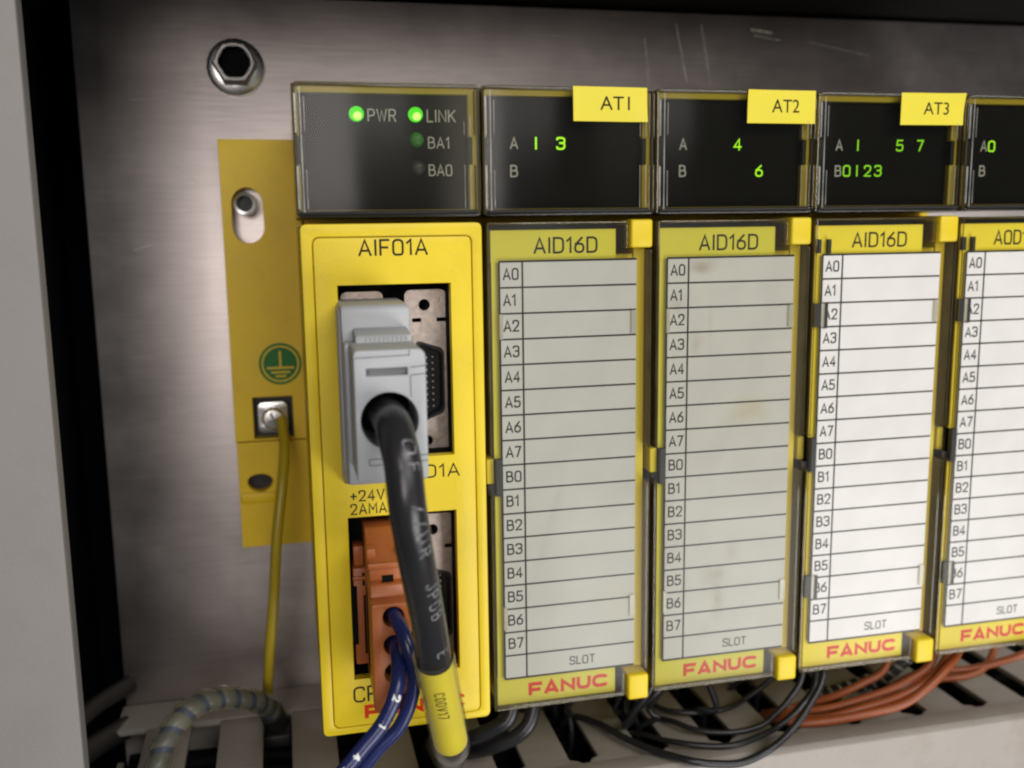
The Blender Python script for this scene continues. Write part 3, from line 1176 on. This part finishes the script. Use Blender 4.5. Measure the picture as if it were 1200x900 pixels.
g = G()
prof = [(5, 51.5), (1, 51.5), (-18, 56.2), (-18, 81), (-13, 81), (-12.4, 80.4), (-12, 80.4), (-12, 86.2), (-11.2, 87), (5, 87)]
g.prism(prof, 6.3, 18.5, 'X', .5)
g.prism([(4.6, 52.0), (-2, 53.2), (-9, 56.4), (-9, 86.0), (4.6, 86.2)], 6.0, 6.6, 'X', .25)
hood = shift(g.build('plug_hood', 'hood', cb, True), off)
g = G()
fo = [(p.x, p.y) for p in round_path([(7.0, 59.6, .6), (18.6, 59.6, .6), (18.6, 81.2, 1.6), (7.0, 81.2, .9)], True)]
bore = circle(12.5, 69.6, 4.65, 36)
g.cut(fo, [bore, rect(9.0, 15.6, 77.0, 78.2)], -30, -27.6, .3)
g.cut(fo, [bore], -27.5, -18.1, 0)
g.build('plug_face', 'hood', hood, True).data.transform(Matrix.Translation(off * S))
g = G()
g.prism([(-19.5, 80.6), (-19.0, 82.4), (-12.5, 83.2), (-12.2, 80.6)], 8.2, 17.8, 'X', .4)
for i in range(10):
    x = 10 + i * .75
    g.box(x, x + .3, -19.45, -18.7, 81.1, 82.1)
shift(g.build('plug_latch', 'hood', hood, True), off)
g = G()
for pts in ([(7.3, 80.0), (15.9, 80.2)], [(15.9, 80.2), (15.95, 81.0)], [(16.0, 76.8), (16.05, 73.4)], [(16.1, 78.2), (18.5, 78.4)], [(16.1, 76.9), (18.5, 77.1)],
            [(9.0, 63.4), (11, 63.4)], [(9.0, 62.4), (11, 62.4)], [(9.0, 63.4), (9.0, 62.4)], [(16.6, 63.6), (18.5, 63.7)], [(16.6, 62.6), (18.5, 62.7)]):
    g.ribbon([Vector(p) for p in pts], .14, lambda u, v, r: (u, -30.0 - r * .4, v))
shift(g.build('seam_line', 'conduit', hood), off)
g = G()
g.disc(12.5, 69.6, 4.6, -18.3)
shift(g.build('bore_floor', 'dark', hood), off)

cpath = smooth_path([(12.3, -19, 69.6), (12.5, -27, 69.9), (12.6, -34, 69.6), (12.9, -38.2, 67.2), (13.3, -39.8, 64.2), (13.7, -41.0, 57.4), (15.3, -38.0, 47.4), (17.8, -31.0, 34.2), (19.3, -26.5, 25.1), (21.7, -21.0, 12.4), (23.2, -17.0, 4.6), (24.5, -8, -3), (26, 6, -12), (26.5, 26, -20), (26, 40, -34)], .6)
g = G()
g.tube(cpath, 2.95, 56)
cab = shift(g.build('cable_jacket', 'cable', cb, True, True), off)
CF = frames(cpath, Vector((-.06, -1, .28)))
CL = [0]
for a, b in zip(cpath, cpath[1:]):
    CL.append(CL[-1] + (b - a).length)


def on_cable(rad, phi0):
    def fn(u, v, r):
        i = max(0, min(len(CL) - 2, next((k for k in range(len(CL) - 1) if CL[k + 1] > u), len(CL) - 2)))
        t = (u - CL[i]) / (CL[i + 1] - CL[i])
        p = cpath[i].lerp(cpath[i + 1], t)
        T = CF[i][0].lerp(CF[i + 1][0], t).normalized()
        f = CF[i][1].lerp(CF[i + 1][1], t)
        f = (f - T * f.dot(T)).normalized()
        s = f.cross(T)
        if s.x < 0: s = -s
        ph = phi0 + v / rad
        return p + (f * math.cos(ph) + s * math.sin(ph)) * (rad + r)
    return fn


def cable_s(z):
    return next(CL[i] for i in range(12, len(cpath)) if cpath[i].z < z and CL[i] > 20)


g = G()
fn = on_cable(2.965, .16)
for zz, word in ((68.4, 'OF'), (59.2, '//UR'), (46.4, 'JPOB'), (31.0, 'E')):
    g.text(word, cable_s(zz), 0, 2.15, 0, t=.105, sx=1.0, gap=.6, fn=fn, rise=.06)
shift(g.build('cable_print', 'cable_ink', cab), off)
s0, s1 = cable_s(27.0), cable_s(5.6)
sp = [p for p, l in zip(cpath, CL) if s0 <= l <= s1]
g = G()
g.tube(sp[1:-2], 3.2, 56, False)
sl = shift(g.build('tag_sleeve', 'sticker', cb, True, True), off)
g = G()
g.text('C00V17', s0 + 5.6, -.9, 1.7, 0, t=.14, sx=.75, gap=.45, fn=on_cable(3.215, -.14), rise=.06)
shift(g.build('sleeve_print', 'ink', sl), off)
sp2 = [p for p, l in zip(cpath, CL) if s0 - 1.6 <= l <= s1 + 1.8]
g = G()
g.tube(sp2, lambda i: 3.62, 40, False)
shift(g.build('clear_sleeve', 'sleeve', cb, True, True), off)

# ================================================================== orange power plug and its blue wires
op = thing('power_plug', 'orange power plug with round wire holes in the lower window', 'plug', (13, -15, 20))
off2 = Vector((-13, 15, -20))
g = G()
g.prism([(6, 12), (-11.0, 11.9), (-11.0, 32.6), (-10.2, 34.6), (-9, 34.8), (-9.6, 35.2), (-9.6, 38.6), (-8.4, 39), (-1, 43.0), (6, 43)], 9.7, 16.6, 'X', .35)
g.box(9.5, 16.8, -10.3, -9.2, 37.7, 38.8, .25)
g.box(9.5, 11.2, -8.2, -2, 38.4, 41.0, .3)
g.box(15.2, 16.8, -8.2, -2, 38.4, 41.0, .3)
body = shift(g.build('plug_body', 'orange', op, True), off2)
g = G()
hol = [circle(13.45, 30.0 - 5.45 * i, 1.95, 26) for i in range(4)]
fo = [(p.x, p.y) for p in round_path([(9.5, 11.6, .5), (16.7, 11.6, .5), (16.7, 32.6, .5), (9.5, 32.6, .5)], True)]
g.cut(fo, hol[:4], -15, -11.0, .25)
shift(g.build('wire_entry', 'orange', body, True), off2)
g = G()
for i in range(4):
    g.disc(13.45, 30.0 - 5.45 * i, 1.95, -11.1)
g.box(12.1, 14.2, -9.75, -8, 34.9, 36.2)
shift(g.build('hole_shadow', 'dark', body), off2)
g = G()
g.box(7.3, 10.0, 0, 6, 14.6, 34.6, .3)
g.box(7.6, 9.6, 1.4, 6, 34.6, 38.6, .3)
g.box(7.1, 7.6, .8, 5, 24, 26.2, .15)
g.box(7.2, 10.0, -.5, 1, 32.2, 33.0, .2)
g.box(9.7, 10.2, -4, 2, 15.2, 31.5, .15)
side = shift(g.build('plug_side', 'orange', body, True), off2)
g = G()
g.box(9.15, 9.6, -.04, 1, 16.8, 29)
g.box(9.05, 9.55, -.04, 1, 31.0, 33.6)
g.box(6.9, 7.9, -.3, 2, 19, 31)
shift(g.build('side_slot', 'dark', side), off2)


def wire(name, mat, ctrl, r, label, cat='wire', group=None, n=12, step=1.2):
    g = G()
    a1, a2, a3 = (random.uniform(0, 6.28) for _ in range(3))
    pth = smooth_path(ctrl, step)
    pth = [p + Vector((math.sin(i * .31 + a1), math.sin(i * .23 + a2), math.sin(i * .27 + a3))) * (.16 if r < 1.2 else .06) for i, p in enumerate(pth)]
    g.tube(pth, r, n)
    o = g.build(name, mat, None, True, True)
    return tag(o, label, cat, group)


wb = [(13.4, -9, 30.0), (13.7, -15.5, 30.2), (15.1, -19.5, 27.2), (16.3, -20.5, 21.4), (15.6, -20, 15.8), (13.2, -20, 10.9), (9.6, -20, 7.6), (6.5, -20, 4.0), (2.0, -20, -1.5), (-3, -18, -8)]
wa_ = [(13.4, -9, 24.5), (13.6, -15.5, 24.6), (13.6, -20.5, 22.4), (12.5, -23.2, 18.7), (10.0, -24, 14.3), (6.5, -25, 11.0), (3.1, -26, 7.8), (-1.6, -27, 3.8), (-7, -27, -2)]
wire('blue_wire', 'blue', wb, 1.32, 'plain dark blue wire from the topmost hole of the orange plug', group='blue wires of the orange plug')
mk = wire('blue_wire', 'blue', wa_, 1.38, 'blue wire with white marks from the second hole of the orange plug', group='blue wires of the orange plug')
wp = smooth_path(wa_, 1.2)
wf = frames(wp, Vector((-.1, -1, .4)))
g = G()
LW = [0]
for a, b in zip(wp, wp[1:]): LW.append(LW[-1] + (b - a).length)


def on_wire(u, v, r):
    i = max(0, min(len(LW) - 2, next((k for k in range(len(LW) - 1) if LW[k + 1] > u), len(LW) - 2)))
    t = (u - LW[i]) / (LW[i + 1] - LW[i])
    p = wp[i].lerp(wp[i + 1], t)
    T = wf[i][0]
    f = wf[i][1]
    s = f.cross(T)
    if s.x < 0: s = -s
    ph = v / 1.4
    return p + (f * math.cos(ph) + s * math.sin(ph)) * (1.4 + r)


for z0, ch in ((20.0, '2'), (15.2, '1'), (11.0, '4'), (8.0, '2'), (4.2, '1')):
    u = next(LW[i] for i in range(8, len(wp)) if wp[i].z < z0)
    g.text(ch, u, -.3, 1.25, 0, t=.30, sx=1.0, fn=on_wire)
g.build('wire_print', 'white', mk)

# ================================================================== earth wire, spiral-wrapped harness
wire('earth_wire', 'ground', [(-5.4, 57.5, 54.5), (-5.0, 55.5, 51.5), (-4.8, 53, 49), (-5.2, 50, 45), (-6.1, 47, 39), (-7.8, 45, 26.3), (-9.6, 45, 9.4), (-11.2, 46.5, -4.4), (-12.0, 49, -13.5), (-12.0, 49, -24)],
     1.25, 'yellow green earth wire hanging from the square washer down to the duct')
hn = thing('wire_harness', 'wire bundle in clear spiral wrap arching out of the duct at lower left', 'wire harness', (-11, 52, -22))
hp = smooth_path([(-10.2, 53, -34), (-10.2, 50, -22.1), (-12.6, 43, -13.0), (-16.1, 38, -8.6), (-21.1, 34, -5.4), (-25.8, 30, -4.2), (-29.8, 26, -5.2), (-32.6, 22, -8.0), (-34.2, 18, -11.6), (-35.5, 14, -16), (-37, 12, -24)], .8)
off3 = Vector((11, -52, 22))
g = G()
g.tube(hp, 2.1, 16)
shift(g.build('wire_bundle', 'bundle', hn, True, True), off3)
g = G()
g.helix(hp[int(len(hp) * .27):], 2.45, 4.6, 3.3)
shift(g.build('spiral_wrap', 'wrap', hn, True), off3)
g = G()
g.tube(hp[8:int(len(hp) * .27)], 3.0, 16)
g.box(-13.2, -7.0, 44, 50, -25, -21.9, .4)
shift(g.build('end_sleeve', 'black', hn, True, True), off3)

# ================================================================== loose wires under the modules
GB = 'black wires looping below the modules'
wire('black_wire', 'black_wire', [(76, 40, -34), (80, 29, -22), (83.1, 21, -18.7), (87, 15.2, -18.6), (94.6, 12.5, -18.6), (102.8, 13, -18.2), (106.5, 13, -16), (110.3, 13, -12.4), (113.3, 13, -7), (114.6, 15, 3)], .72, 'middle one of three black wire loops hanging below the AT2 module', group=GB)
wire('black_wire', 'black_wire', [(70, 36, -34), (73, 22, -21), (78.3, 12, -18.3), (84.5, 7.5, -17.9), (92.2, 5.8, -17.9), (101.3, 8.4, -17.9), (107.1, 10.5, -16.9), (111.8, 11, -13.6), (115.8, 11, -8), (117.4, 14, 3)], .72, 'black wire just inside the lowest loop, across the lid edge', group=GB)
wire('black_wire', 'black_wire', [(58, 40, -32), (61, 33, -21), (65.5, 23.8, -18.4), (69.3, 15.5, -18.2), (73.6, 8.5, -17.8), (79.6, 1.6, -17.4), (85.8, .6, -18.8), (92, .6, -19.4), (98.2, .8, -17.2), (104.9, 3, -14.6), (110.6, 4.5, -10), (115.2, 7, -4.6), (116.6, 12, 3)], .85, 'thickest and lowest looping black wire, hanging in front of the duct lid', group=GB)
wire('black_wire', 'black_wire', [(78, 44, -32), (80.5, 34, -20), (84.5, 26, -18.7), (91.4, 22.6, -18.6), (99, 23, -18.5), (106, 26, -17.6), (112.5, 27, -14.5), (116.5, 27, -9), (118, 28, 3)], .7, 'shallow black wire highest of the loops below the AT2 module', group=GB)
wire('black_wire', 'black_wire', [(84, 46, -32), (79, 38, -20.6), (74.5, 28, -15.5), (72.0, 20, -14.8), (74, 14, -9), (78, 13, -4), (81, 16, 3)], .7, 'thin black wire rising in an arc below the yellow tab of the AT1 module', group=GB)
wire('black_wire', 'black_wire', [(86, 44, -32), (80, 34, -20.0), (74.5, 24, -18.4), (70.4, 18, -16.8), (71.0, 13, -10), (74.5, 12, -4), (77, 15, 3)], .75, 'black wire curling tightly into the slot below the AT1 module tab', group=GB)
wire('black_wire', 'black_wire', [(100, 40, -32), (104, 36, -22), (108.5, 33, -15), (110, 32, -6), (110, 32, 3)], .7, 'short black wire going straight down into a slot below the AT2 module', group=GB)
wire('black_wire', 'black_wire', [(58, 48, -34), (56, 40, -22), (61, 32, -15), (68, 28, -11), (74, 26, -4), (76, 26, 3)], .9, 'black wire bending down into the slot below the middle of the AT1 module', group=GB)
GT = 'thin black wires tangled in the shade below the middle modules'
rng = random.Random(5)
for i in range(12):
    x = 52 + i * 5.4 + rng.uniform(-2, 2)
    y = rng.uniform(20, 42)
    sx_ = first + pitch / 2 + pitch * round((x + rng.uniform(-12, 12) - first - pitch / 2) / pitch)
    ctrl = [(x, y, 2), (x + rng.uniform(-1.5, 1.5), y, -6), ((x * 2 + sx_) / 3 + rng.uniform(-4, 4), y + rng.uniform(-3, 3), -14 - rng.uniform(0, 2)),
            ((x + 2 * sx_) / 3 + rng.uniform(-2, 2), min(46, y + rng.uniform(-2, 4)), -17.2), (sx_ + rng.uniform(-1, 1), min(47, y + 3), -21.5), (sx_, min(47, y + 4), -30)]
    wire('black_wire', 'black_wire', ctrl, rng.uniform(.55, .85), 'thin black wire in the shaded tangle below the AT1 and AT2 modules', group=GT)
GC = 'glossy black cables at the corner of the interface module'
wire('black_cable', 'black_wire', [(24, 40, -34), (27, 28, -21), (32.5, 16, -13.4), (37.6, 12.5, -9.8), (41.2, 12, -6.6), (43, 15, 3)], 1.7, 'upper glossy black cable bending below the left corner of the AT1 module', group=GC)
wire('black_cable', 'black_wire', [(26, 40, -36), (30, 26, -23), (36.5, 14, -15.2), (42.6, 10.5, -11.0), (46, 11, -6.6), (48, 15, 3)], 1.7, 'lower glossy black cable bending below the left corner of the AT1 module', group=GC)
GO = 'orange wires fanning out below the AT3 module'
wire('orange_wire', 'orange_wire', [(104, 44, -34), (112.5, 27, -23.5), (119.5, 22, -19.6), (125.5, 18, -16.2), (131.8, 16, -12.6), (137.7, 15.5, -8.5), (142, 18, 3)], .95, 'uppermost orange wire below the AT3 module, ending left of its yellow tab', group=GO)
wire('orange_wire', 'orange_wire', [(104, 44, -36), (111.5, 24, -22.0), (120, 17, -18.8), (131, 14, -15.3), (141.3, 12, -11.4), (149, 12.5, -6.8), (152, 16, 3)], .95, 'orange wire second from top in the fan, passing under the dark twisted strip', group=GO)
wire('orange_wire', 'orange_wire', [(104, 42, -36), (110, 22, -21.6), (119.4, 13, -18.6), (131.7, 10.5, -15.6), (140.5, 9, -12), (147.7, 10, -9.3), (153.7, 13, -5.6), (156, 16, 3)], 1.0, 'orange wire third from top, running closely above the lowest one', group=GO)
wire('orange_wire', 'orange_wire', [(104, 42, -38), (108.5, 20, -21.2), (113.5, 13, -19.0), (123.6, 10, -17.8), (136, 8, -15.2), (143.2, 7.4, -11.3), (149.8, 9, -7.9), (156.5, 13, -5.3), (159, 16, 3)], 1.1, 'lowest and brightest orange wire of the fan, lying along the duct fingers', group=GO)
wire('orange_wire', 'orange_wire', [(147, 30, -24), (152, 24, -16.8), (157.9, 20, -14.4), (165.2, 18, -13.6), (171, 16, -11.6), (176.8, 14, -9.2), (186, 14, -6), (192, 18, 3)], .95, 'red orange wire running off to the right edge below the last module', group=GO)
wire('orange_wire', 'orange_wire', [(146, 30, -26), (150, 24, -18.4), (157.2, 18.5, -15.6), (162.4, 17, -15), (168, 17.5, -13.4), (174, 21, -9), (178, 24, 3)], .95, 'short orange wire dipping under the one that runs off to the right', group=GO)
ts = thing('twisted_strip', 'dark twisted strip with pale flecks between the orange wires', 'cable strip', (150, 26, -16))
tp = smooth_path([(122, 32, -24), (131, 28, -20.9), (137, 26, -18.6), (142.4, 24.5, -16.4), (147, 23.5, -12.9), (152, 23, -7), (155, 24, 3)], .8)
off4 = Vector((-150, -26, 16))
g = G()
g.tube(tp, 1.9, 12)
shift(g.build('strip_core', 'black', ts, True, True), off4)
g = G()
g.helix(tp, 1.85, 2.6, .8, 14)
shift(g.build('strip_fleck', 'clip', ts, True), off4)
